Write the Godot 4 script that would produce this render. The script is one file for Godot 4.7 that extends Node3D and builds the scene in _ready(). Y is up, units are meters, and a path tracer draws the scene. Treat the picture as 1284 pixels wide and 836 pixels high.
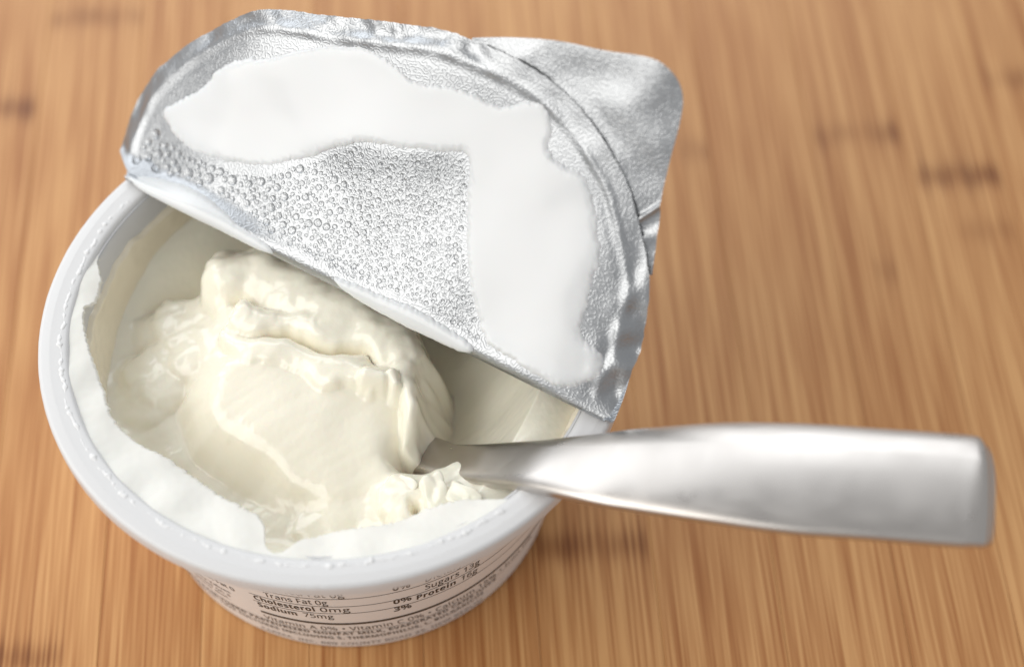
extends Node3D
# A peeled pot of plain yogurt with a steel spoon on a bamboo board. Builders work in millimetres; MM turns them into metres.

const MM := 0.001
const RIM_Y := 46.9                      # top of the pot's flange
var fn := FastNoiseLite.new()            # fractal noise
var fs := FastNoiseLite.new()            # single octave noise
var used := {}

# ------------------------------------------------------------------ helpers
func lin(r: float, g: float, b: float, a := 1.0) -> Color:
	var c := Color(r, g, b).linear_to_srgb()
	c.a = a
	return c

func mat(c: Color, rough: float, metal := 0.0, spec := 0.5) -> StandardMaterial3D:
	var m := StandardMaterial3D.new()
	m.albedo_color = c
	m.roughness = rough
	m.metallic = metal
	m.metallic_specular = spec
	return m

func numbered(called: String) -> String:
	var n: int = used.get(called, -1) + 1
	used[called] = n
	return called if n == 0 else "%s_%03d" % [called, n]

func thing(called: String, label: String, category: String, group := "") -> Node3D:
	var o := Node3D.new()
	o.name = numbered(called)
	add_child(o, true)
	tag(o, label, category, group)
	return o

func tag(o: Node, label: String, category: String, group := "") -> void:
	if label: o.set_meta("label", label)
	if category: o.set_meta("category", category)
	if group: o.set_meta("group", group)

func part(called: String, mesh: Mesh, m: Material, parent: Node, label := "") -> MeshInstance3D:
	var o := MeshInstance3D.new()
	o.name = called
	o.mesh = mesh
	o.material_override = m
	parent.add_child(o, true)
	if label: o.set_meta("label", label)
	return o

func build(v: PackedVector3Array, uv: PackedVector2Array, idx: PackedInt32Array, flip := false) -> ArrayMesh:
	# v in millimetres; smooth normals from area-weighted faces, front faces clockwise
	var n := PackedVector3Array()
	n.resize(v.size())
	if flip:
		for i in range(0, idx.size(), 3):
			var k := idx[i + 1]
			idx[i + 1] = idx[i + 2]
			idx[i + 2] = k
	for i in range(0, idx.size(), 3):
		var a := idx[i]
		var b := idx[i + 1]
		var c := idx[i + 2]
		var f := (v[c] - v[a]).cross(v[b] - v[a])
		n[a] += f
		n[b] += f
		n[c] += f
	var p := PackedVector3Array()
	p.resize(v.size())
	for i in v.size():
		n[i] = n[i].normalized() if n[i].length_squared() > 1e-20 else Vector3.UP
		p[i] = v[i] * MM
	var arr := []
	arr.resize(Mesh.ARRAY_MAX)
	arr[Mesh.ARRAY_VERTEX] = p
	arr[Mesh.ARRAY_NORMAL] = n
	if uv.size() == v.size(): arr[Mesh.ARRAY_TEX_UV] = uv
	arr[Mesh.ARRAY_INDEX] = idx
	var m := ArrayMesh.new()
	m.add_surface_from_arrays(Mesh.PRIMITIVE_TRIANGLES, arr)
	return m

func sheet(nu: int, nv: int, at: Callable, flip := false, uvat = null, wrap := false) -> ArrayMesh:
	# a grid of nu x nv quads; at(u, v) gives the point in millimetres; wrap joins u = 1 to u = 0
	var v := PackedVector3Array()
	var uv := PackedVector2Array()
	var idx := PackedInt32Array()
	var w := nu if wrap else nu + 1
	for j in nv + 1:
		for i in w:
			var a := float(i) / nu
			var b := float(j) / nv
			v.append(at.call(a, b))
			uv.append(uvat.call(a, b) if uvat else Vector2(a, b))
	for j in nv:
		for i in nu:
			var a := j * w + i
			var b := j * w + (i + 1) % w
			idx.append_array([a, a + w, b, b, a + w, b + w])
	return build(v, uv, idx, flip)

func lathe(profile: Array, seg: int, wobble := 0.0) -> ArrayMesh:
	# profile: Vector2(radius, height); walked so that the outside is to the right
	var v := PackedVector3Array()
	var uv := PackedVector2Array()
	var idx := PackedInt32Array()
	for i in profile.size():
		for k in seg + 1:
			var a := TAU * k / seg
			var p: Vector2 = profile[i]
			var r := p.x
			if wobble > 0.0 and r > 1.0: r += wobble * fs.get_noise_3d(cos(a) * 40, p.y * 2.0, sin(a) * 40)
			v.append(Vector3(r * sin(a), p.y, r * cos(a)))
			uv.append(Vector2(a / TAU, float(i) / profile.size()))
	var w := seg + 1
	for i in profile.size() - 1:
		for k in seg:
			var a := i * w + k
			idx.append_array([a, a + w, a + 1, a + 1, a + w, a + w + 1])
	return build(v, uv, idx)

func clipped(lo: Vector2, hi: Vector2, step: float, sdf: Callable, at: Callable, scale_uv := 0.02) -> Array:
	# triangles of a grid over (s, t) cut where sdf falls below 0; at(Vector2, sdf) gives the point. Returns [points, uv, indices]
	var nx := int(ceil((hi.x - lo.x) / step))
	var ny := int(ceil((hi.y - lo.y) / step))
	var d := PackedFloat32Array()
	d.resize((nx + 1) * (ny + 1))
	var q := PackedVector2Array()
	q.resize(d.size())
	for j in ny + 1:
		for i in nx + 1:
			var p := Vector2(lo.x + i * step, lo.y + j * step)
			q[j * (nx + 1) + i] = p
			d[j * (nx + 1) + i] = sdf.call(p)
	var v := PackedVector3Array()
	var uv := PackedVector2Array()
	var idx := PackedInt32Array()
	var made := {}
	var w := nx + 1
	for j in ny:
		for i in nx:
			var a := j * w + i
			for tri in [[a, a + 1, a + w], [a + 1, a + w + 1, a + w]]:
				var poly := []
				for k in 3:
					var p0: int = tri[k]
					var p1: int = tri[(k + 1) % 3]
					if d[p0] >= 0.0: poly.append(p0)
					if (d[p0] >= 0.0) != (d[p1] >= 0.0): poly.append(Vector2i(mini(p0, p1), maxi(p0, p1)))
				if poly.size() < 3: continue
				var ids := []
				for key in poly:
					if not made.has(key):
						made[key] = v.size()
						var pt: Vector2
						var dd := 0.0
						if key is Vector2i:
							var f: float = d[key.x] / (d[key.x] - d[key.y])
							pt = q[key.x].lerp(q[key.y], f)
						else:
							pt = q[key]
							dd = d[key]
						v.append(at.call(pt, dd))
						uv.append(pt * scale_uv)
					ids.append(made[key])
				for k in range(1, ids.size() - 1):
					idx.append_array([ids[0], ids[k], ids[k + 1]])
	return [v, uv, idx]

func table(t: Array, x: float) -> float:
	# smooth interpolation through Vector2 pairs sorted by x
	if x <= t[0].x: return t[0].y
	if x >= t[-1].x: return t[-1].y
	var i := 0
	while t[i + 1].x < x: i += 1
	var f: float = (x - t[i].x) / (t[i + 1].x - t[i].x)
	var a: float = t[maxi(i - 1, 0)].y
	var d: float = t[mini(i + 2, t.size() - 1)].y
	return cubic_interpolate(t[i].y, t[i + 1].y, a, d, f)

func poly_sdf(poly: PackedVector2Array, p: Vector2) -> float:
	# positive inside
	var best := 1e9
	var inside := false
	var j := poly.size() - 1
	for i in poly.size():
		var a := poly[i]
		var b := poly[j]
		var e := b - a
		var w := p - a
		var r := w - e * clampf(w.dot(e) / e.length_squared(), 0, 1)
		best = minf(best, r.length_squared())
		if (a.y > p.y) != (b.y > p.y) and p.x < e.x * (p.y - a.y) / e.y + a.x: inside = not inside
		j = i
	return sqrt(best) * (1.0 if inside else -1.0)

func rounded(poly: PackedVector2Array, times := 2) -> PackedVector2Array:
	for k in times:
		var out := PackedVector2Array()
		for i in poly.size():
			var a := poly[i]
			var b := poly[(i + 1) % poly.size()]
			out.append(a.lerp(b, 0.25))
			out.append(a.lerp(b, 0.75))
		poly = out
	return poly

func smax(a: float, b: float, k: float) -> float:
	var h := maxf(k - absf(a - b), 0.0) / k
	return maxf(a, b) + h * h * k * 0.25

# ------------------------------------------------------------------ the scene
func _ready() -> void:
	# camera
	var cam := Camera3D.new()
	cam.name = "camera"
	var pitch := deg_to_rad(55.53)
	cam.basis = Basis(Vector3.RIGHT, -pitch) * Basis(Vector3.BACK, deg_to_rad(-0.2))
	cam.position = Vector3(28.27, 292.2, 171.08) * MM
	cam.fov = 20.27
	cam.near = 0.02
	cam.far = 10.0
	var lens := CameraAttributesPhysical.new()
	lens.frustum_focal_length = 67.0
	lens.frustum_focus_distance = 0.297
	lens.exposure_aperture = 8.6
	lens.frustum_near = 0.02
	lens.frustum_far = 10.0
	cam.attributes = lens
	add_child(cam)
	# the room's dim surroundings and exposure
	var env := Environment.new()
	env.background_mode = Environment.BG_COLOR
	env.background_color = lin(0.39, 0.39, 0.392)
	env.tonemap_mode = Environment.TONE_MAPPER_LINEAR
	env.tonemap_exposure = 1.2
	env.sdfgi_enabled = true
	env.ssao_enabled = true
	env.ssil_enabled = true
	var we := WorldEnvironment.new()
	we.name = "surroundings"
	we.environment = env
	add_child(we)
	# window light from the left, and a second softer window behind
	window_light("window_light", Vector3(-0.53, 0.47, 0.22), Vector2(0.78, 0.62), 0.34, Color(1.0, 0.985, 0.96))
	window_light("back_window_light", Vector3(-0.32, 0.70, -1.0), Vector2(1.7, 0.9), 0.92, Color(0.97, 0.985, 1.0))

	fn.seed = 11
	fn.noise_type = FastNoiseLite.TYPE_SIMPLEX_SMOOTH
	fn.frequency = 1.0
	fn.fractal_type = FastNoiseLite.FRACTAL_FBM
	fn.fractal_octaves = 4
	fs.seed = 5
	fs.noise_type = FastNoiseLite.TYPE_SIMPLEX_SMOOTH
	fs.frequency = 1.0
	fs.fractal_type = FastNoiseLite.FRACTAL_NONE

	var gn := FastNoiseLite.new()
	gn.seed = 31
	gn.frequency = 0.02
	gn.fractal_octaves = 4
	grain = NoiseTexture2D.new()
	grain.width = 512
	grain.height = 512
	grain.seamless = true
	grain.noise = gn

	board()
	pot()
	yogurt()
	lid()
	spoon()

func window_light(called: String, at: Vector3, size: Vector2, energy: float, c: Color) -> void:
	var l := AreaLight3D.new()
	l.name = called
	l.area_size = size
	l.light_energy = energy
	l.light_color = c
	l.area_normalize_energy = true
	l.shadow_enabled = true
	l.set("area_range", 5.0)
	add_child(l)
	l.look_at_from_position(at, Vector3(0.01, 0.04, 0.0), Vector3.UP)

# ------------------------------------------------------------------ bamboo board
const NODES := [Vector4(113.2, 131.0, -61.2, 1.0), Vector4(94.3, 112.6, -73.2, 0.62), Vector4(66.2, 72.7, -70.5, 0.6), Vector4(31.2, 51.4, 18.2, 0.8), Vector4(-64.0, -50.0, 33.9, 0.75), Vector4(-84.0, -65.4, -91.0, 0.8), Vector4(-64.8, -44.8, -116.0, 0.7), Vector4(132.4, 150.0, -86.5, 0.5), Vector4(100.8, 106.0, -38.5, 0.35), Vector4(119.0, 131.0, -47.0, 0.25), Vector4(-30.0, -10.0, -132.0, 0.7), Vector4(12.0, 31.0, -88.0, 0.7), Vector4(73.0, 93.0, 62.0, 0.8)]
const SEAMS := [-164.0, -144.0, -124.5, -104.5, -84.5, -65.0, -44.5, -27.0, -8.5, 11.0, 30.9, 51.8, 72.9, 93.8, 112.9, 131.5, 151.0, 170.5, 190.0, 209.5, 229.0]
const TEX_LO := Vector2(-130, -150)
const TEX_SIZE := Vector2(300, 240)

func bamboo_texture() -> ImageTexture:
	var w := 2048
	var h := 512
	var data := PackedByteArray()
	data.resize(w * h * 3)
	var strip := PackedInt32Array()
	var rnd := RandomNumberGenerator.new()
	rnd.seed = 21
	var tone := PackedFloat32Array()
	for i in SEAMS.size(): tone.append(rnd.randf_range(-0.13, 0.13))
	for i in w:
		var x := TEX_LO.x + TEX_SIZE.x * i / w
		var k := 0
		while k < SEAMS.size() - 1 and SEAMS[k + 1] < x: k += 1
		strip.append(k)
	var light := Vector3(0.82, 0.625, 0.415)
	var dark := Vector3(0.635, 0.41, 0.225)
	var node := Vector3(0.44, 0.245, 0.10)
	for j in h:
		var z := TEX_LO.y + TEX_SIZE.y * j / h
		for i in w:
			var x := TEX_LO.x + TEX_SIZE.x * i / w
			var k := strip[i]
			var o := k * 53.7
			var fine := fs.get_noise_2d(x * 1.15 + o, z * 0.012 + o) * 0.5 + 0.5
			var mid := fs.get_noise_2d(x * 0.36 + o, z * 0.008 - o)
			var hair := fs.get_noise_2d(x * 2.6 - o, z * 0.035 + o)
			var v := clampf(0.15 + 0.75 * fine * fine + 0.30 * mid + 0.40 * hair + tone[k], 0.0, 1.0)
			var n := 0.0
			for q in NODES:
				if x > q.x and x < q.y and absf(z - q.z) < 26.0:
					var dz: float = z - q.z + 0.8 * fs.get_noise_2d(x * 0.2, q.z) + 0.15 * hair
					var edge := minf(1.0, minf(x - q.x, q.y - x) / 0.8)
					var line := exp(-dz * dz / (4.0 + 9.0 * fine)) * (0.35 + 0.55 * clampf(fine * 1.5 - 0.2 + hair * 0.5, 0, 1)) * (0.75 + 0.5 * fs.get_noise_2d(x * 0.12, q.z))
					var comb := (0.55 * exp(-absf(dz + 2.0) / 6.5)) * clampf((fine - 0.45) * 2.6, 0, 1)
					n = maxf(n, q.w * edge * (1.0 * line + 0.9 * comb))
			var c := light.lerp(dark, v)
			c = c.lerp(node, clampf(n, 0, 1))
			var at := (j * w + i) * 3
			data[at] = int(clampf(c.x, 0, 1) * 255)
			data[at + 1] = int(clampf(c.y, 0, 1) * 255)
			data[at + 2] = int(clampf(c.z, 0, 1) * 255)
	return ImageTexture.create_from_image(Image.create_from_data(w, h, false, Image.FORMAT_RGB8, data))

func board() -> void:
	var b := Node3D.new()
	b.name = "bamboo_board"
	b.rotation.y = deg_to_rad(3.19)
	b.set_meta("kind", "structure")
	b.set_meta("label", "bamboo board of glued strips with dark growth nodes")
	add_child(b, true)
	var m := mat(Color.WHITE, 0.42)
	m.albedo_texture = bamboo_texture()
	m.metallic_specular = 0.45
	for k in SEAMS.size() - 1:
		var x0: float = SEAMS[k]
		var x1: float = SEAMS[k + 1]
		var y := -0.02 if k % 2 else 0.0
		var prof := [Vector2(x0 + 0.01, -14), Vector2(x0 + 0.01, y - 0.12), Vector2(x0 + 0.10, y - 0.02), Vector2(x0 + 0.3, y), Vector2(x1 - 0.3, y), Vector2(x1 - 0.10, y - 0.02), Vector2(x1 - 0.01, y - 0.12), Vector2(x1 - 0.01, -14)]
		var z0 := -330.0
		var z1 := 150.0
		var at := func(u: float, v: float) -> Vector3:
			var p: Vector2 = prof[int(round(u * 7))]
			return Vector3(p.x, p.y, lerpf(z0, z1, v))
		var uvat := func(u: float, v: float) -> Vector2:
			return (Vector2(prof[int(round(u * 7))].x, lerpf(z0, z1, v)) - TEX_LO) / TEX_SIZE
		part("strip", sheet(7, 1, at, true, uvat), m, b)

# ------------------------------------------------------------------ the pot
func wall_r(y: float) -> float:
	return 35.2 + 7.3 * y / 44.0

func inner_r(y: float) -> float:
	return wall_r(y) - 0.75

func pot() -> void:
	var t := thing("yogurt_pot", "round white plastic yogurt pot with printed nutrition panel, lid peeled open", "yogurt pot")
	var plastic := mat(lin(0.78, 0.785, 0.795), 0.36)
	plastic.backlight_enabled = true
	plastic.backlight = Color(0.45, 0.45, 0.43)
	var prof := [Vector2(0.01, 1.6), Vector2(30, 1.6), Vector2(33.6, 2.0), Vector2(inner_r(4), 4.0), Vector2(inner_r(20), 20), Vector2(inner_r(35), 35), Vector2(inner_r(43), 43), Vector2(inner_r(46), 46.0), Vector2(wall_r(46) - 0.1, 46.0), Vector2(wall_r(43), 43), Vector2(wall_r(22), 22), Vector2(wall_r(1), 1), Vector2(34.7, 0.1), Vector2(33.8, 0.1), Vector2(33, 0.9), Vector2(0.01, 0.9)]
	part("pot_wall", lathe(prof, 180), plastic, t)
	var rim := [Vector2(42.35, 45.0), Vector2(42.55, 46.0), Vector2(42.9, 46.55), Vector2(43.4, 46.8), Vector2(44.2, 46.85), Vector2(45.55, 46.9), Vector2(45.7, 46.97), Vector2(45.85, 46.9), Vector2(46.9, 46.88), Vector2(47.35, 46.75), Vector2(47.6, 46.4), Vector2(47.65, 45.9), Vector2(47.6, 44.0), Vector2(47.45, 43.75), Vector2(47.2, 43.8), Vector2(47.0, 45.6), Vector2(46.6, 46.0), Vector2(43.6, 45.9), Vector2(43.2, 45.2), Vector2(43.0, 44.4), Vector2(42.35, 44.4), Vector2(42.35, 45.0)]
	part("rim", lathe(rim, 240, 0.03), plastic, t)
	# residue of the torn seal: a low bumpy bead round the inner edge of the flange
	var bead := func(u: float, v: float) -> Vector3:
		var a := deg_to_rad(lerpf(52.0, 214.0, v))
		var k := TAU * u
		var n := fn.get_noise_2d(v * 60.0, 3.0)
		var r := maxf(0.04, 0.10 + 0.26 * n + 0.05 * fs.get_noise_2d(v * 110.0, 9.0))
		var rr := 44.0 + 0.6 * fn.get_noise_2d(v * 22.0, 40.0) + r * 2.2 * cos(k)
		return Vector3(rr * cos(a), RIM_Y - 0.1 + r * sin(k), rr * sin(a))
	part("seal_residue", sheet(10, 900, bead, false, null, true), mat(lin(0.80, 0.805, 0.81), 0.4), t)
	# paper sleeve and its print
	var sleeve := mat(lin(0.88, 0.885, 0.885), 0.42)
	part("label_sleeve", lathe([Vector2(wall_r(43.3) + 0.02, 43.3), Vector2(wall_r(43.2) + 0.12, 43.2), Vector2(wall_r(22) + 0.12, 22.0), Vector2(wall_r(0.5) + 0.12, 0.5), Vector2(wall_r(0.4) + 0.02, 0.4)], 180), sleeve, t)
	var ink := mat(lin(0.045, 0.036, 0.030), 0.5)
	var soft := mat(lin(0.11, 0.095, 0.085), 0.5)
	var reg := face("Droid Sans", 400)
	var bold := face("Droid Sans", 800)
	# angle of the left end, angle of the right end, height of the baseline, cap height
	words(t, "Saturated Fat 0g", reg, -20.2, 2.6, 28.3, 2.3, ink)
	words(t, "0%", bold, 13.5, 17.6, 28.3, 2.3, ink)
	words(t, "Dietary Fiber 0g", reg, 21.2, 42.0, 28.3, 2.3, ink)
	words(t, "Trans Fat 0g", reg, -16.6, -1.6, 24.3, 2.3, ink)
	words(t, "Sugars 13g", reg, 21.2, 35.6, 24.3, 2.3, ink)
	words(t, "Cholesterol", bold, -20.2, -5.2, 20.6, 2.2, ink)
	words(t, "0mg", reg, -3.9, 3.2, 20.6, 2.2, ink)
	words(t, "0%", bold, 13.5, 17.9, 21.4, 2.2, ink)
	words(t, "Protein", bold, 19.2, 29.3, 20.6, 2.2, ink)
	words(t, "16g", reg, 30.8, 35.4, 20.6, 2.2, ink)
	words(t, "Sodium", bold, -20.2, -10.2, 16.9, 2.2, ink)
	words(t, "75mg", reg, -8.6, -1.2, 16.9, 2.2, ink)
	words(t, "3%", bold, 13.5, 17.9, 17.4, 2.2, ink)
	words(t, "Vitamin A 0% • Vitamin C 0% • Calcium 15% • Iron 0%", reg, -20.6, 58.0, 10.2, 2.0, soft)
	words(t, "CULTURED PASTEURIZED NONFAT MILK, EVAPORATED CANE JUICE", bold, -40.0, 44.0, 7.6, 1.45, soft)
	words(t, "LIVE CULTURES INCLUDING S. THERMOPHILUS, L. BULGARICUS", bold, -36.0, 40.0, 5.1, 1.45, soft)
	words(t, "FARMA, INC, 669 COUNTY ROAD 25, NEW BERLIN", reg, -24.0, 40.0, 1.7, 1.3, soft)
	words(t, "Serving Size 1", reg, -44.0, -26.5, 28.3, 1.9, ink)
	words(t, "Calories 120", reg, -48.0, -35.0, 24.4, 1.9, ink)
	words(t, "Calories from Fat 0", reg, -46.5, -25.5, 20.4, 1.9, ink)
	words(t, "*Percent Daily Values", reg, -50.0, -28.0, 17.0, 1.4, soft)
	words(t, "(DV) are based on a", reg, -50.0, -29.0, 14.6, 1.4, soft)
	words(t, "2,000 calorie diet.", reg, -50.0, -30.0, 12.2, 1.4, soft)
	words(t, "INGREDIENTS: GRADE A", bold, -60.0, -40.5, 7.6, 1.4, soft)
	words(t, "AND PECTIN. CONTAINS LIVE", bold, -62.0, -37.5, 5.1, 1.4, soft)
	for y in [27.4, 23.4, 19.7]: rule(t, -21.0, 62.0, y, 0.18, ink)
	rule(t, -20.6, 62.0, 13.9, 0.95, ink)
	rule(t, -58.0, 62.0, 9.5, 0.14, soft)

func face(called: String, weight: int) -> SystemFont:
	var f := SystemFont.new()
	f.font_names = PackedStringArray([called])
	f.font_weight = weight
	return f

func bent(x: float, y: float, a0: float) -> Vector3:
	# a point of the print: x millimetres round the sleeve from angle a0 (degrees from the front), y millimetres up
	var a := deg_to_rad(a0) + x / wall_r(y)
	var r := wall_r(y) + 0.165
	return Vector3(r * sin(a), y, r * cos(a))

func words(parent: Node, text: String, f: Font, a0: float, a1: float, y: float, cap: float, m: Material) -> void:
	var tm := TextMesh.new()
	tm.text = text
	tm.font = f
	tm.font_size = 64
	tm.pixel_size = 0.01
	tm.depth = 0.0
	tm.curve_step = 1.5
	tm.horizontal_alignment = HORIZONTAL_ALIGNMENT_LEFT
	tm.vertical_alignment = VERTICAL_ALIGNMENT_BOTTOM
	var arr := tm.surface_get_arrays(0)
	var v: PackedVector3Array = arr[Mesh.ARRAY_VERTEX]
	var idx: PackedInt32Array = arr[Mesh.ARRAY_INDEX] if arr[Mesh.ARRAY_INDEX] != null else PackedInt32Array(range(v.size()))
	var lo := Vector3(1e9, 1e9, 0)
	var hi := Vector3(-1e9, -1e9, 0)
	for p in v:
		lo = lo.min(p)
		hi = hi.max(p)
	var base := 0.0                          # the baseline, from the font's own descent
	base = -hi.y
	# cap height of the face at this size; the letters sit on y = baseline
	var capm := 64.0 * 0.01 * 0.714
	var desc := f.get_descent(64) * 0.01
	base = desc if lo.y > -0.01 else 0.0
	var width := deg_to_rad(a1 - a0) * wall_r(y)
	var sx := width / (hi.x - lo.x)
	var sy := cap / capm
	var out := PackedVector3Array()
	for p in v: out.append(bent((p.x - lo.x) * sx, y + (p.y - base) * sy, a0))
	part("printed_words", build(out, PackedVector2Array(), idx), m, parent)

func rule(parent: Node, a0: float, a1: float, y: float, thick: float, m: Material) -> void:
	var len := deg_to_rad(a1 - a0) * wall_r(y)
	var at := func(u: float, v: float) -> Vector3: return bent(u * len, y + (v - 0.5) * thick, a0)
	part("printed_rule", sheet(60, 1, at, true), m, parent)

# ------------------------------------------------------------------ the yogurt
var grain: NoiseTexture2D

func yogurt_material() -> StandardMaterial3D:
	var m := mat(lin(0.97, 0.922, 0.78), 0.15)
	m.subsurf_scatter_enabled = true
	m.subsurf_scatter_strength = 0.10
	m.heightmap_enabled = true
	m.heightmap_texture = grain
	m.heightmap_scale = 0.003
	m.uv1_triplanar = true
	m.uv1_world_triplanar = true
	m.uv1_scale = Vector3.ONE * 60.0
	m.clearcoat_enabled = true
	m.clearcoat = 0.3
	m.clearcoat_roughness = 0.09
	return m

func dome(p: Vector2, pts: Array, k: float, flat := 2.0) -> float:
	# highest of a chain of round-backed ridges; each point is Vector4(x, z, radius, top)
	var best := -1e3
	for i in pts.size() - 1:
		var a: Vector4 = pts[i]
		var b: Vector4 = pts[i + 1]
		var e := Vector2(b.x - a.x, b.y - a.y)
		var w := p - Vector2(a.x, a.y)
		var f := clampf(w.dot(e) / e.length_squared(), 0, 1)
		var d := (w - e * f).length()
		var r := lerpf(a.z, b.z, f)
		var top := lerpf(a.w, b.w, f)
		var q := d / r
		var y := top - r * k * (1.0 - pow(maxf(0.0, 1.0 - pow(q, flat)), 1.0 / 2.0)) if q < 1.0 else top - r * k - (d - r) * 4.0
		best = maxf(best, y)
	return best

var plate := PackedVector2Array()
const PLATE := [Vector2(-19.2, 5.2), Vector2(-20.2, 10.0), Vector2(-18.0, 14.6), Vector2(-13.0, 18.2), Vector2(-8.0, 21.8), Vector2(-2.4, 25.0), Vector2(2.7, 25.0), Vector2(8.4, 22.0), Vector2(9.8, 18.9), Vector2(10.4, 12.6), Vector2(9.4, 8.0), Vector2(-2.8, 6.0), Vector2(-13.4, 3.0)]

func curd(p: Vector2) -> float:
	var warp := Vector2(fs.get_noise_2d(p.x * 0.11, p.y * 0.11), fs.get_noise_2d(p.x * 0.11 + 50, p.y * 0.11 + 50))
	var w := p + warp * 1.2 + 0.35 * Vector2(fs.get_noise_2d(p.x * 0.3, p.y * 0.3 + 9), fs.get_noise_2d(p.x * 0.3 + 20, p.y * 0.3))
	var rr := p.length()
	# hollow left by earlier spoonfuls, rising to the walls
	var y := 23.2 + 10.0 * smoothstep(26.0, 41.0, rr) + 2.5 * smoothstep(-5.0, 20.0, p.x) + 3.0 * smoothstep(5.0, 30.0, p.y) + 4.0 * smoothstep(0.0, -30.0, p.y)
	y += 10.0 * smoothstep(14.0, 34.0, p.x) - 3.0 * exp(-pow((p - Vector2(18.0, 5.0)).length() / 7.0, 2.0))
	# the heap's body
	y = smax(y, dome(w, [Vector4(-12, -6, 13, 36), Vector4(1, 2, 12, 38), Vector4(1, 12, 11.5, 35)], 1.1, 3.0), 4.0)
	# long smears that run down to the left
	y = smax(y, dome(w, [Vector4(-21, -8.5, 5.5, 38.5), Vector4(-28, -8.4, 5.5, 35.6), Vector4(-36.4, -7, 5.0, 32.5)], 0.6), 1.6)
	y = smax(y, dome(w, [Vector4(-17.5, -3.4, 5.0, 40.6), Vector4(-24, -1.2, 6.0, 37.2), Vector4(-30.2, 1.6, 6.5, 35.0), Vector4(-35.7, 5.0, 7.5, 33.0), Vector4(-39, 9, 7, 31.0)], 0.55), 1.4)
	# broad roll under the lid, with a knob at its left end and a curled lip at its right
	y = smax(y, dome(w, [Vector4(-18.8, -13.8, 5.6, 43.2), Vector4(-13.5, -13.6, 6.4, 44.0), Vector4(-6, -9.6, 6.2, 44.3), Vector4(1.5, -4.8, 5.6, 44.3), Vector4(7.3, -0.6, 5.0, 43.6), Vector4(10.2, 3.0, 3.6, 43.0)], 0.85), 1.2)
	y = smax(y, dome(w, [Vector4(-20.3, -13.2, 4.2, 42.2), Vector4(-20.6, -9.8, 3.6, 40.8), Vector4(-19.6, -7.4, 3.0, 40.0)], 0.9), 1.2)
	y = smax(y, dome(w, [Vector4(9.6, 1.6, 3.0, 43.0), Vector4(11.4, 6.0, 2.5, 42.6), Vector4(12.0, 11.5, 2.2, 42.0), Vector4(11.6, 16.5, 1.8, 41.0)], 1.5), 1.2)
	# two thin folds across the heap
	y = smax(y, dome(w, [Vector4(-15.6, -4.6, 2.7, 43.9), Vector4(-14.4, -4.4, 2.5, 43.6), Vector4(-11, -3.9, 2.0, 43.0)], 0.9), 0.6)
	y = smax(y, dome(w, [Vector4(-13, -4.2, 2.3, 43.2), Vector4(-8, -3.2, 2.0, 43.0), Vector4(-3.1, -1.9, 2.5, 43.5), Vector4(1, -0.8, 2.0, 43.1), Vector4(5, 0.8, 2.5, 43.4), Vector4(10.5, 4.2, 2.0, 42.5)], 0.8), 1.1)
	y = smax(y, dome(w, [Vector4(-18.0, -2.0, 2.2, 41.6), Vector4(-14.5, 0.6, 2.9, 42.3), Vector4(-9.2, 3.2, 3.2, 42.9), Vector4(-2.7, 5.2, 3.2, 42.9), Vector4(3.8, 6.6, 2.9, 43.0), Vector4(10.1, 7.6, 2.4, 42.2)], 0.8), 1.0)
	# torn flakes on the lower fold
	y = smax(y, dome(p, [Vector4(5.0, 7.8, 1.7, 44.4), Vector4(7.4, 8.3, 1.3, 44.0)], 1.5), 0.2)
	y = smax(y, dome(p, [Vector4(9.0, 8.0, 1.2, 44.2), Vector4(9.6, 9.4, 0.9, 43.4)], 1.6), 0.2)
	# the spoon's smooth scoop: a tilted face that drops in a small step at its left and front
	var q := p + warp * 0.5
	var din := poly_sdf(plate, q)
	var face_y := 41.0 - 0.29 * (p.y - 5.0) - 0.045 * (p.x + 5.0) + 0.9 * sin((p.x + 16.0) * 0.12)
	var step_y := face_y - (1.9 * exp(-(din + 1.2) / 1.4) if din > -1.2 else 1.9 - (din + 1.2) * 0.8)
	step_y -= 0.3 * pow(minf(0.0, din + 3.5), 2.0)
	y = smax(y, step_y, 2.0) if din > -11.0 else y
	# apron in front of the scoop
	y = smax(y, dome(w, [Vector4(-29, 7, 9, 32.5), Vector4(-26, 13, 8, 32.0), Vector4(-16, 21, 8, 31.5), Vector4(-7, 28, 9, 32.0), Vector4(3, 29, 9, 34.5), Vector4(15, 28.5, 8, 39.0), Vector4(24, 28.5, 6.5, 40.5), Vector4(33, 24, 5, 41.5)], 0.30), 3.0)
	if rr > 30.0: y = minf(y, 41.6 - smoothstep(36.0, 42.0, rr))
	# slot that the spoon's neck has cut
	y -= 7.0 * exp(-pow((p - Vector2(13.0, 18.4)).length() / 3.1, 2.0))
	for c in [Vector3(13.6, 29.4, 1.0), Vector3(17.8, 31.4, 0.8), Vector3(22.6, 31.0, 0.7)]: y -= 3.5 * exp(-pow((w - Vector2(c.x, c.y)).length() / c.z, 2.0))
	# the surface's own unevenness
	var heap := smoothstep(36.0, 40.0, y) * (1.0 - smoothstep(4.0, 8.0, p.y))
	y += 0.4 * fs.get_noise_2d(p.x * 0.09, p.y * 0.09)
	y += heap * (0.4 * fs.get_noise_2d(p.x * 0.08 + 9, p.y * 0.13) + 0.06 * fs.get_noise_2d(p.x * 0.3, p.y * 0.4))
	y += 0.05 * fs.get_noise_2d(p.x * 0.22 + p.y * 0.35, p.y * 0.12) + 0.02 * fs.get_noise_2d(p.x * 0.8, p.y * 0.8)
	return y

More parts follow.
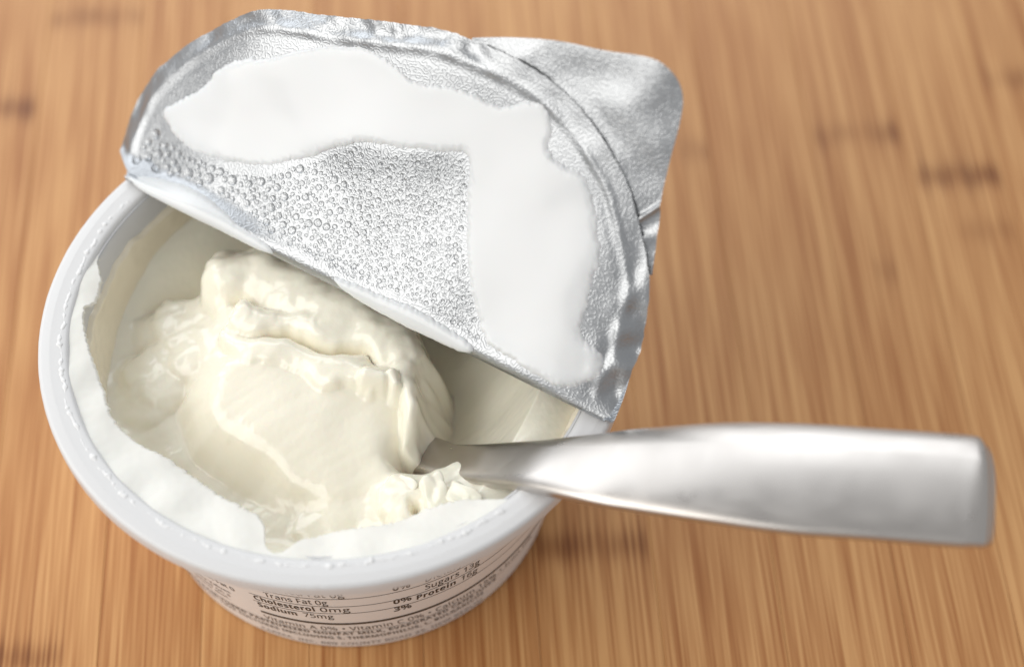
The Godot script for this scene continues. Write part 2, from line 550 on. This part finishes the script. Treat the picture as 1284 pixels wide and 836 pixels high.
const EDGE := [Vector2(49, 42.9), Vector2(53, 40.0), Vector2(58, 37.4), Vector2(66, 36.4), Vector2(75, 36.8), Vector2(86, 36.7), Vector2(94.7, 38.6), Vector2(98.6, 41.6), Vector2(101.7, 41.2), Vector2(104, 37.4), Vector2(107, 35.4), Vector2(112.8, 34.6), Vector2(125.6, 33.9), Vector2(135.6, 34.2), Vector2(146.7, 37.0), Vector2(154.3, 38.1), Vector2(162.6, 38.0), Vector2(174.5, 39.6), Vector2(184, 41.0), Vector2(187, 39.6), Vector2(193, 40.0), Vector2(198, 42.0), Vector2(206, 42.9)]

func yogurt() -> void:
	var t := thing("yogurt", "plain creamy white yogurt, stirred and half eaten, inside the open pot", "yogurt")
	var m := yogurt_material()
	plate = rounded(PackedVector2Array(PLATE), 1)
	# heap and hollow: a sheet of heights that stops at the wall
	var at := func(p: Vector2, _d: float) -> Vector3: return Vector3(p.x, curd(p), p.y)
	var fit := func(p: Vector2) -> float: return 42.3 - p.length()
	var g := clipped(Vector2(-43, -43), Vector2(43, 43), 0.29, fit, func(p: Vector2, d: float) -> Vector3:
		var q: Vector3 = at.call(p, d)
		var r := p.length()
		var lim := inner_r(q.y) - 0.2
		if r > lim: q = Vector3(p.x * lim / r, q.y, p.y * lim / r)
		return q)
	part("yogurt_heap", build(g[0], g[1], g[2]), m, t)
	# the coat left on the pot's inner wall
	var coat := func(u: float, v: float) -> Vector3:
		var a := TAU * u
		var deg := fposmod(rad_to_deg(a), 360.0)
		var top := 42.0 + 1.6 * fn.get_noise_2d(cos(a) * 3.0, sin(a) * 3.0)
		if deg > 330.0 or deg < 30.0: top = 43.5 + 1.2 * fn.get_noise_2d(cos(a) * 8.0, sin(a) * 8.0)
		var y := lerpf(16.0, top, v)
		var thick := 0.45 + 0.9 * (fn.get_noise_3d(cos(a) * 3.5, y * 0.07, sin(a) * 3.5) * 0.5 + 0.5) + 1.6 * smoothstep(28.0, 18.0, y)
		thick *= smoothstep(1.0, 0.985, v)
		var r := inner_r(y) - thick + 0.05
		return Vector3(r * cos(a), y, r * sin(a))
	var cm := yogurt_material()
	cm.albedo_color = lin(0.94, 0.862, 0.69)
	cm.subsurf_scatter_enabled = false
	part("wall_coat", sheet(360, 90, coat, false, null, true), cm, t)
	# the skin that still bridges from the flange inwards, torn along its inner edge
	var skin_m := mat(lin(0.87, 0.855, 0.80), 0.45)
	skin_m.subsurf_scatter_enabled = true
	skin_m.subsurf_scatter_strength = 0.05
	var skin := func(u: float, v: float) -> Vector3:
		var deg := lerpf(49.0, 206.0, v)
		var a := deg_to_rad(deg)
		var ri := table(EDGE, deg) + 0.28 * fn.get_noise_2d(deg * 0.35, 0.0) + 0.32 * absf(fs.get_noise_2d(deg * 0.55, 7.0))
		ri = minf(ri, 43.2)
		# u runs over the top from the flange to the torn edge, then back underneath
		var top := u < 0.6
		var f := u / 0.6 if top else 1.0 - (u - 0.6) / 0.4
		var r := lerpf(43.9, ri, f)
		var drop := 0.5 + 0.15 * (43.9 - r) + 0.012 * (43.9 - r) * (43.9 - r)
		var y := RIM_Y + 0.1 - drop + 0.35 * fs.get_noise_2d(r * 0.1 * cos(a), r * 0.1 * sin(a)) + 0.02 * fs.get_noise_2d(r * 0.5 * cos(a), r * 0.5 * sin(a))
		if top: y -= 0.35 * smoothstep(0.94, 1.0, f)
		else: y -= 0.45 + 0.9 * smoothstep(1.0, 0.0, f)
		return Vector3(r * cos(a), y, r * sin(a))
	part("torn_skin", sheet(50, 900, skin, true), skin_m, t)
	# broken curds in front of the spoon
	var rnd := RandomNumberGenerator.new()
	rnd.seed = 4
	for q in [[Vector3(11.4, 37.0, 26.0), Vector3(2.6, 0.9, 2.0), -30.0], [Vector3(16.4, 40.0, 28.2), Vector3(1.9, 1.0, 2.8), 15.0], [Vector3(21.0, 41.0, 29.6), Vector3(2.8, 0.8, 1.7), -35.0]]:
		part("curd", curd_piece(q[0], q[1], q[2], rnd.randi() % 1000), m, t)

func curd_piece(at: Vector3, size: Vector3, turn: float, s: int) -> ArrayMesh:
	var b := Basis(Vector3.UP, deg_to_rad(turn)) * Basis(Vector3.RIGHT, 0.35) * Basis(Vector3.BACK, sin(turn) * 0.35)
	var f := func(u: float, v: float) -> Vector3:
		var a := TAU * u
		var e := PI * clampf(v, 0.002, 0.998)
		var d := Vector3(sin(e) * cos(a), cos(e), sin(e) * sin(a))
		# squarish, with torn facets
		var sq := d / pow(pow(absf(d.x), 5.0) + pow(absf(d.y), 5.0) + pow(absf(d.z), 5.0), 1.0 / 5.0)
		var n := 1.0 + 0.40 * fs.get_noise_3d(d.x * 0.8 + s, d.y * 0.8, d.z * 0.8) + 0.05 * fs.get_noise_3d(d.x * 1.7, d.y * 1.7 + s, d.z * 1.7)
		return at + b * (sq * n * size)
	return sheet(48, 32, f, true, null, true)

# ------------------------------------------------------------------ the foil lid
# The lid's front half is folded back. (s, t) are millimetres on the folded flap: s along the fold from its middle, t up the flap.
const FOLD_M := Vector3(2.672, 0, -4.69)
const FOLD_U := Vector3(0.8547, 0, 0.5192)
const FOLD_H := Vector3(0.5192, 0, -0.8547)
const PHI := 0.6981
const OUTLINE := [Vector2(-4.0, 47.4), Vector2(3.9, 47.3), Vector2(10.3, 48.2), Vector2(18.0, 48.8), Vector2(24.5, 49.8), Vector2(29.1, 49.7), Vector2(35.9, 49.3), Vector2(41.9, 49.3), Vector2(47.6, 48.6), Vector2(54.9, 48.0), Vector2(63.2, 47.0), Vector2(72.1, 45.3), Vector2(80.9, 43.7), Vector2(88.4, 42.8), Vector2(99.7, 41.5), Vector2(109.9, 41.5), Vector2(120.0, 42.7), Vector2(130.6, 45.7), Vector2(138.0, 48.3), Vector2(148.9, 51.5), Vector2(158.3, 53.8), Vector2(164.7, 54.9), Vector2(172.2, 54.7), Vector2(177.3, 53.5), Vector2(179.3, 50.3), Vector2(183.0, 46.0)]

func roll_r(s: float) -> float:
	return lerpf(0.9, 2.3, smoothstep(48.0, 30.0, absf(s)))

func edge_d(s: float, t: float) -> float:
	# distance inside the flap's outline
	var a := rad_to_deg(atan2(maxf(t, -3.0), s))
	if a < -90: a += 360
	return table(OUTLINE, a) - Vector2(s, maxf(t, 0.0)).length()

func curve(s: float, t: float) -> float:
	# the flap's own springy curl
	return (-0.0017 if s < 10.0 else -0.0003) * (s - 10.0) * (s - 10.0) + 0.0036 * t * t + 0.5 * fs.get_noise_2d(s * 0.045 + 3.0, t * 0.045)

func relief(s: float, t: float) -> float:
	var d := edge_d(s, t)
	var w := curve(s, t)
	# a soft crease that runs up from the droplets
	var c := (s + 9.0) * 0.35 - (t - 20.0) * 0.94
	w += 0.5 * exp(-c * c / 14.0) * smoothstep(22.0, 2.0, absf(s + 4.0))
	# the pressed ring of the seal, the crimped border outside it
	var on := smoothstep(-1.0, 4.0, t)
	var a := atan2(t, s)
	w += on * (0.20 + 0.16 * fs.get_noise_2d(a * 9.0, 4.0)) * exp(-pow((d - 3.4) / 0.6, 2.0))
	w -= on * 0.08 * exp(-pow((d - 4.8) / 0.7, 2.0))
	var rim := smoothstep(3.6, 1.6, d) * on
	var plain := 1.0 - 0.85 * smoothstep(0.30, 0.5, a) * (1.0 - smoothstep(1.25, 1.5, a))
	w -= rim * plain * (0.35 + 0.22 * maxf(0.0, 3.0 - d))
	w += rim * plain * (0.5 * fs.get_noise_2d(a * 7.0, d * 0.2) + 0.16 * fn.get_noise_2d(a * 16.0, d * 0.5))
	w += on * 0.9 * fs.get_noise_2d(s * 0.2 + 3.0, t * 0.16) * smoothstep(39.0, 46.0, s)
	return w

func lid_pt(s: float, t: float, w: float) -> Vector3:
	var r := roll_r(s)
	var hc := 0.53 * r
	var psi := PHI
	var h := 0.0
	var y := 0.0
	var flat := 0.0
	if t < 0.0:
		psi = PHI - t / r
		if psi > PI:
			flat = (psi - PI) * r
			psi = PI
	var n := Vector2(-sin(psi), cos(psi))
	h = hc + n.x * (r + w)
	y = r + n.y * (r + w)
	if t > 0.0:
		h += cos(PHI) * t
		y += sin(PHI) * t
	h += flat
	return FOLD_M + FOLD_U * s + FOLD_H * h + Vector3(0, RIM_Y + 0.25 + y, 0)

func foil_pt(s: float, t: float, lift := 0.0) -> Vector3:
	return lid_pt(s, t, relief(s, t) * smoothstep(-2.0, 3.0, t) + lift)

func foil_normal(s: float, t: float) -> Vector3:
	var e := 0.25
	var n := (foil_pt(s + e, t) - foil_pt(s - e, t)).cross(foil_pt(s, t + e) - foil_pt(s, t - e)).normalized()
	return n if n.y > 0.0 else -n

func emboss_texture() -> ImageTexture:
	# the stipple of rolled foil: short wandering ridges
	var n := 1024
	var f := FastNoiseLite.new()
	f.seed = 8
	f.noise_type = FastNoiseLite.TYPE_SIMPLEX_SMOOTH
	f.frequency = 0.05
	f.fractal_type = FastNoiseLite.FRACTAL_NONE
	f.domain_warp_enabled = true
	f.domain_warp_amplitude = 6.0
	f.domain_warp_frequency = 0.03
	f.domain_warp_fractal_type = FastNoiseLite.DOMAIN_WARP_FRACTAL_NONE
	var src := f.get_seamless_image(n, n, false, false, 0.12, false)
	src.convert(Image.FORMAT_L8)
	var d := src.get_data()
	var out := PackedByteArray()
	out.resize(d.size())
	for i in d.size():
		var v := absf(d[i] / 255.0 - 0.5) * 2.0
		out[i] = int(255.0 * smoothstep(0.02, 0.42, v))
	return ImageTexture.create_from_image(Image.create_from_data(n, n, false, Image.FORMAT_L8, out))

func lid() -> void:
	var t := thing("foil_lid", "silver foil lid peeled back from the pot, its wet inside turned up", "foil lid")
	var foil := mat(lin(0.44, 0.455, 0.472), 0.38, 1.0)
	foil.heightmap_enabled = true
	foil.heightmap_texture = emboss_texture()
	foil.heightmap_scale = 0.0027
	var d := func(p: Vector2) -> float:
		var e := edge_d(p.x, p.y) + 0.18 * fn.get_noise_2d(p.x * 0.5, p.y * 0.5) * smoothstep(0.0, 3.0, p.y)
		return minf(minf(e, p.y + roll_r(p.x) * (PI - PHI)), 46.6 - absf(p.x) + 3.0 * maxf(p.y, 0.0))
	var g := clipped(Vector2(-56, -6), Vector2(51, 47), 0.45, d, func(p: Vector2, _d: float) -> Vector3: return foil_pt(p.x, p.y))
	part("flap", build(g[0], g[1], g[2]), foil, t)
	# the half that is still sealed on the flange
	var still := func(p: Vector2) -> float:
		var q := FOLD_M + FOLD_U * p.x + FOLD_H * p.y
		return minf(48.1 - Vector2(q.x, q.z).length(), p.y - 0.53 * roll_r(p.x))
	g = clipped(Vector2(-50, -1), Vector2(50, 56), 0.8, still, func(p: Vector2, _d: float) -> Vector3:
		return FOLD_M + FOLD_U * p.x + FOLD_H * p.y + Vector3(0, RIM_Y + 0.25 + 0.06 * fs.get_noise_2d(p.x * 0.2, p.y * 0.2), 0))
	part("sealed_panel", build(g[0], g[1], g[2], true), foil, t)
	# the square pull tab outside the seal
	var tin: Array[Vector2] = [Vector2(5.5, 42.9), Vector2(14, 42.9), Vector2(21.3, 41.7), Vector2(27.7, 39.1), Vector2(32.7, 35.6), Vector2(36.5, 32.5), Vector2(39.8, 28.5), Vector2(43, 23.4)]
	var tout: Array[Vector2] = [Vector2(5.4, 43.4), Vector2(11.6, 45.9), Vector2(19.1, 48.2), Vector2(26.6, 49.7), Vector2(33.3, 51.4), Vector2(36.2, 51.4), Vector2(38.4, 50.4), Vector2(39.8, 48.4), Vector2(40.5, 45.1), Vector2(41, 39.7), Vector2(41.5, 34.9), Vector2(42.5, 31), Vector2(44.5, 22.8)]
	var tab := func(u: float, v: float) -> Vector3:
		var a := along(tin, u)
		var b := along(tout, u)
		var c := (a - Vector2(0, 0)).normalized() * -2.0
		var p := (a + c).lerp(b, v)
		var w := curve(p.x, p.y) - 0.3 - 0.5 * smoothstep(0.0, 0.25, v) - 0.5 * v * v * sin(PI * u) + 0.3 * fs.get_noise_2d(p.x * 0.1, p.y * 0.1 + 20)
		for k in [[0.86, 0.012, 0.6], [0.92, 0.010, 0.45], [0.12, 0.03, 0.25]]: w += k[2] * exp(-pow((u - k[0] - 0.02 * v) / k[1], 2.0)) * smoothstep(0.1, 0.4, v)
		return lid_pt(p.x, p.y, w)
	var tabuv := func(u: float, v: float) -> Vector2:
		return (along(tin, u) * 0.96).lerp(along(tout, u), v) * 0.02
	part("pull_tab", sheet(180, 40, tab, true, tabuv), foil, t, "square corner tab of the foil lid")
	# yogurt on the foil
	var m := mat(lin(0.78, 0.79, 0.80), 0.19)
	m.subsurf_scatter_enabled = true
	m.subsurf_scatter_strength = 0.04
	var big := PackedVector2Array([Vector2(-47.1, 12), Vector2(-45.4, 13.7), Vector2(-38.2, 19.3), Vector2(-38.6, 21.6), Vector2(-32.4, 25.5), Vector2(-29.2, 26.2), Vector2(-23.2, 30.5), Vector2(-14.2, 34.7), Vector2(-8.2, 35.3), Vector2(-3.1, 33.8), Vector2(-0.7, 33.4), Vector2(7.3, 35.8), Vector2(11.7, 35.3), Vector2(14.9, 36.2), Vector2(18.5, 38.8), Vector2(21.3, 37.9), Vector2(22.5, 35.3), Vector2(22.5, 32.7), Vector2(25.1, 31.2), Vector2(29.1, 31.6), Vector2(32.3, 28.6), Vector2(34.7, 24.6), Vector2(37, 20.6), Vector2(36.3, 18.2), Vector2(37.8, 13.7), Vector2(37.2, 11.3), Vector2(38.5, 8.7), Vector2(42, 8.6), Vector2(43.5, 6.8), Vector2(42.5, 3.5), Vector2(38.3, -0.1), Vector2(29.5, 0.4), Vector2(24.6, 0.8), Vector2(21.9, 4.3), Vector2(18.2, 8.8), Vector2(14.9, 15.5), Vector2(12.4, 22.4), Vector2(11.1, 27.2), Vector2(7.3, 25.6), Vector2(-0.6, 22.9), Vector2(-6.3, 21.7), Vector2(-10, 19.3), Vector2(-16.2, 14.6), Vector2(-22.8, 10.5), Vector2(-29.5, 8.2), Vector2(-37.4, 7.4), Vector2(-43.3, 9.3)])
	smear(big, 0.55, m, "thick torn sheet of white yogurt stuck across the top and right of the foil", 0.7)
	smear(PackedVector2Array([Vector2(-46.3, -0.6), Vector2(-45.3, 0.4), Vector2(-41.4, 1.4), Vector2(-34.3, 1.8), Vector2(-26.5, 1), Vector2(-22.1, -0.4), Vector2(-15.4, -0.7), Vector2(-14.6, -2.6), Vector2(-28, -3.4), Vector2(-41.8, -2.6)]), 0.3, m, "smooth white smear of yogurt along the left end of the foil's fold", 0.25)
	smear(PackedVector2Array([Vector2(-4.3, -0.8), Vector2(-0.1, 0.1), Vector2(6, 0.2), Vector2(11.7, 1), Vector2(17.9, 0.4), Vector2(24.1, -0.3), Vector2(22, -3.0), Vector2(13, -3.4), Vector2(2.2, -3.0)]), 0.4, m, "lumpy white drip of yogurt along the middle of the foil's fold", 0.5)
	droplets()

func along(c: Array[Vector2], u: float) -> Vector2:
	var x := clampf(u, 0, 1) * (c.size() - 1)
	var i := mini(int(x), c.size() - 2)
	return c[i].cubic_interpolate(c[i + 1], c[maxi(i - 1, 0)], c[mini(i + 2, c.size() - 1)], x - i)

var smears: Array[PackedVector2Array] = []

func smear(poly: PackedVector2Array, thick: float, m: Material, label: String, ragged: float) -> void:
	poly = rounded(poly, 2)
	smears.append(poly)
	var lo := poly[0]
	var hi := poly[0]
	for p in poly:
		lo = lo.min(p)
		hi = hi.max(p)
	var sdf := func(p: Vector2) -> float:
		var d := poly_sdf(poly, p)
		if d > -1.5 and d < 1.5: d += ragged * (0.5 * fn.get_noise_2d(p.x * 0.28, p.y * 0.28 + 30.0) + 0.5 * absf(fs.get_noise_2d(p.x * 0.6, p.y * 0.6)) - 0.15)
		return d
	var at := func(p: Vector2, d: float) -> Vector3:
		var k := thick * (1.0 - exp(-d / 0.42)) * (1.0 + 0.5 * fs.get_noise_2d(p.x * 0.06, p.y * 0.06) + 0.05 * fs.get_noise_2d(p.x * 0.14, p.y * 0.17) + 0.8 * smoothstep(4.0, 0.0, p.y))
		return foil_pt(p.x, p.y, 0.03 + k )
	var g := clipped(lo - Vector2(1, 1), hi + Vector2(1, 1), 0.25, sdf, at)
	var o := part(numbered("yogurt_smear"), build(g[0], g[1], g[2]), m, self)
	tag(o, label, "yogurt smear", "yogurt smears on the foil lid")

func droplets() -> void:
	var region := PackedVector2Array([Vector2(-49.1, 2), Vector2(-48.3, 5.4), Vector2(-46.7, 8.2), Vector2(-40, 6.7), Vector2(-29.6, 6.5), Vector2(-22.2, 9.3), Vector2(-13.3, 15.5), Vector2(-7.3, 20.5), Vector2(-0.3, 22.1), Vector2(10.6, 26.2), Vector2(14.9, 14.1), Vector2(21.7, 3.6), Vector2(24.3, 0.1), Vector2(11.4, 1.6), Vector2(-3.2, 0.1), Vector2(-16.6, 1.2), Vector2(-26, 2.7), Vector2(-36.9, 2.6), Vector2(-44.7, 1.6)])
	var rnd := RandomNumberGenerator.new()
	rnd.seed = 77
	var drops := []
	var cells := {}
	for pass_ in 3:
		for k in [3200, 6000, 7000][pass_]:
			var p := Vector2(rnd.randf_range(-50, 25), rnd.randf_range(-1, 27))
			if poly_sdf(region, p) < 0.2: continue
			var away := smoothstep(-38.0, 12.0, p.x + 0.35 * p.y)      # beads shrink to the right
			var big := lerpf(1.0, 0.46, away)
			var r: float = big * [rnd.randf_range(0.65, 1.1), rnd.randf_range(0.46, 0.66), rnd.randf_range(0.24, 0.42)][pass_]
			if pass_ == 0 and rnd.randf() < 0.72: continue
			var ok := true
			var c := Vector2i((p / 2.0).floor())
			for dx in range(-1, 2):
				for dy in range(-1, 2):
					for q in cells.get(c + Vector2i(dx, dy), []):
						if p.distance_to(Vector2(q.x, q.y)) < (r + q.z) * 1.04: ok = false
			for sm in smears:
				if ok and poly_sdf(sm, p) > -r - 0.15: ok = false
			if not ok: continue
			var e := Vector3(p.x, p.y, r)
			drops.append(e)
			if not cells.has(c): cells[c] = []
			cells[c].append(e)
	drops.sort_custom(func(a, b): return a.z > b.z)
	var bead := SphereMesh.new()
	bead.radius = 1.0
	bead.height = 1.0
	bead.is_hemisphere = true
	bead.radial_segments = 20
	bead.rings = 7
	var water := mat(Color(1, 1, 1, 0.0), 0.0)
	water.transparency = BaseMaterial3D.TRANSPARENCY_ALPHA
	water.refraction_enabled = true
	water.refraction_scale = 0.033
	bead.material = water
	var rest := []
	for i in drops.size():
		var d: Vector3 = drops[i]
		var n := foil_normal(d.x, d.y)
		var x := n.cross(Vector3(0.3, 0.1, 1).normalized()).normalized()
		var b := Basis(x, n, x.cross(n)).scaled_local(Vector3(d.z, d.z * 0.85, d.z * rnd.randf_range(0.86, 1.1)) * MM)
		var tr := Transform3D(b, (foil_pt(d.x, d.y) - n * 0.02) * MM)
		if i < 300:
			var o := MeshInstance3D.new()
			o.name = numbered("water_drop")
			o.mesh = bead
			o.transform = tr
			add_child(o, true)
			tag(o, "clear round bead of condensation on the silver inside of the foil lid", "water drop", "beads of condensation on the foil lid")
		else:
			rest.append(tr)
	var mm := MultiMesh.new()
	mm.transform_format = MultiMesh.TRANSFORM_3D
	mm.mesh = bead
	mm.instance_count = rest.size()
	for i in rest.size(): mm.set_instance_transform(i, rest[i])
	var mi := MultiMeshInstance3D.new()
	mi.name = "fine_condensation"
	mi.multimesh = mm
	add_child(mi, true)
	mi.set_meta("kind", "stuff")
	tag(mi, "mist of very fine water droplets between the larger beads on the foil", "condensation")

# ------------------------------------------------------------------ the spoon
# centre of the handle: x, height, z, half width; walked from the butt into the yogurt
const SPINE := [[95.4, 61.4, 41.2, 6.9, 0.6], [95.1, 61.65, 41.15, 8.4, 1.0], [94.1, 61.9, 41.0, 9.4, 1.3], [91.0, 61.4, 40.4, 9.7, 1.4], [80.4, 60.0, 38.6, 9.7, 1.4], [69.4, 58.2, 36.6, 9.8, 1.35], [58.2, 56.2, 34.4, 9.0, 1.3], [49.1, 54.0, 32.6, 7.8, 1.25], [42.2, 51.8, 31.0, 6.8, 1.25], [35.2, 48.2, 28.4, 5.5, 1.3], [29.2, 43.8, 25.5, 4.5, 1.4], [22.9, 38.6, 22.3, 3.9, 1.5], [18.0, 34.0, 19.2, 3.7, 1.5], [14.3, 30.4, 16.0, 3.9, 1.4], [10.6, 27.4, 15.6, 4.8, 1.3], [8.4, 25.0, 14.6, 6.6, 1.1], [5.0, 22.8, 13.4, 10, 0.9], [-0.5, 21, 11.8, 14, 0.8], [-7, 20.2, 9.6, 15.6, 0.8], [-13.5, 20.6, 7.2, 14, 0.8], [-19.5, 22.2, 5.0, 9.5, 0.8], [-22.6, 23.4, 4.0, 4.0, 0.7]]

func spine(u: float) -> Array:
	var x := clampf(u, 0, 1) * (SPINE.size() - 1)
	var i := mini(int(x), SPINE.size() - 2)
	var out := []
	for k in 5:
		out.append(lerpf(SPINE[i][k], SPINE[i + 1][k], x - i) if i < 2 else cubic_interpolate(SPINE[i][k], SPINE[i + 1][k], SPINE[maxi(i - 1, 0)][k], SPINE[mini(i + 2, SPINE.size() - 1)][k], x - i))
	return out

func spoon_pt(u: float, k: float) -> Vector3:
	var c := spine(u)
	var a := spine(u - 0.004)
	var b := spine(u + 0.004)
	var ax := Vector3(b[0] - a[0], b[1] - a[1], b[2] - a[2]).normalized()
	var flat := Vector3(ax.x, 0, ax.z).normalized()
	var side := Vector3.UP.cross(flat).normalized()
	var up := ax.cross(side).normalized()
	if up.y < 0.0: up = -up
	var step := u * (SPINE.size() - 1)
	# a flattened oval with crisp but rounded edges; the handle's back is gently domed, the bowl is hollow
	var ca := cos(k)
	var sa := sin(k)
	var x: float = c[3] * signf(ca) * pow(absf(ca), 0.42)
	var y: float = c[4] * signf(sa) * pow(absf(sa), 0.5)
	var q: float = x / c[3]
	var crown: float = 0.26 * c[3] * (1.0 - smoothstep(9.0, 12.0, step)) * smoothstep(-0.2, 2.0, step)
	y += crown * (1.0 - (q * q if q < 0.0 else 0.15 * q * q))
	var bowl := smoothstep(15.0, 17.0, step)
	y -= bowl * 5.0 * (1.0 - q * q)
	return Vector3(c[0], c[1], c[2]) + side * x + up * y

func spoon() -> void:
	var t := thing("spoon", "brushed stainless steel spoon standing in the yogurt and leaning on the rim", "spoon")
	var steel := mat(lin(0.55, 0.522, 0.495), 0.30, 1.0)
	steel.anisotropy_enabled = true
	steel.anisotropy = 0.35
	var sn := FastNoiseLite.new()
	sn.seed = 12
	sn.frequency = 0.012
	sn.fractal_octaves = 5
	var ramp := Gradient.new()
	ramp.set_color(0, Color(0.62, 0.62, 0.62))
	ramp.set_color(1, Color(1, 1, 1))
	var smudge := NoiseTexture2D.new()
	smudge.width = 512
	smudge.height = 512
	smudge.seamless = true
	smudge.noise = sn
	smudge.color_ramp = ramp
	steel.roughness = 0.40
	steel.roughness_texture = smudge
	steel.uv1_scale = Vector3(1.0, 3.0, 1.0)
	var ends := [0.0, 0.48, 0.66, 1.0]
	var names := ["handle", "neck", "bowl"]
	# one smooth surface, with the normals of the whole, cut in three
	var nu := 64
	var rows := 300
	var whole := sheet(nu, rows, func(u: float, v: float) -> Vector3: return spoon_pt(v, TAU * u), true)
	var arr := whole.surface_get_arrays(0)
	for k in 3:
		var r0 := int(ends[k] * rows)
		var r1 := int(ends[k + 1] * rows)
		var w := nu + 1
		var v: PackedVector3Array = arr[Mesh.ARRAY_VERTEX].slice(r0 * w, (r1 + 1) * w)
		var n: PackedVector3Array = arr[Mesh.ARRAY_NORMAL].slice(r0 * w, (r1 + 1) * w)
		var uv: PackedVector2Array = arr[Mesh.ARRAY_TEX_UV].slice(r0 * w, (r1 + 1) * w)
		var idx := PackedInt32Array()
		for j in r1 - r0:
			for i in nu:
				var a := j * w + i
				idx.append_array([a, a + 1, a + w, a + 1, a + w + 1, a + w])
		for cap in [[0, r0 == 0], [r1 - r0, r1 == rows]]:
			if not cap[1]: continue
			var mid := Vector3.ZERO
			for i in nu: mid += v[cap[0] * w + i] / nu
			var first := v.size()
			var out := (mid - v[(1 if cap[0] == 0 else cap[0] - 1) * w + 16]).normalized()
			out = (n[cap[0] * w] * 0.0 + (Vector3(1, 0.2, 0.3) if cap[0] == 0 else Vector3(-1, 0, 0))).normalized()
			for i in nu + 1:
				v.append(v[cap[0] * w + i])
				n.append(out)
				uv.append(Vector2.ZERO)
			v.append(mid)
			n.append(out)
			uv.append(Vector2.ZERO)
			for i in nu:
				if cap[0] == 0: idx.append_array([first + i + 1, first + i, first + nu + 1])
				else: idx.append_array([first + i, first + i + 1, first + nu + 1])
		var m := ArrayMesh.new()
		var ar := []
		ar.resize(Mesh.ARRAY_MAX)
		ar[Mesh.ARRAY_VERTEX] = v
		ar[Mesh.ARRAY_NORMAL] = n
		ar[Mesh.ARRAY_TEX_UV] = uv
		ar[Mesh.ARRAY_INDEX] = idx
		m.add_surface_from_arrays(Mesh.PRIMITIVE_TRIANGLES, ar)
		part(names[k], m, steel, t)
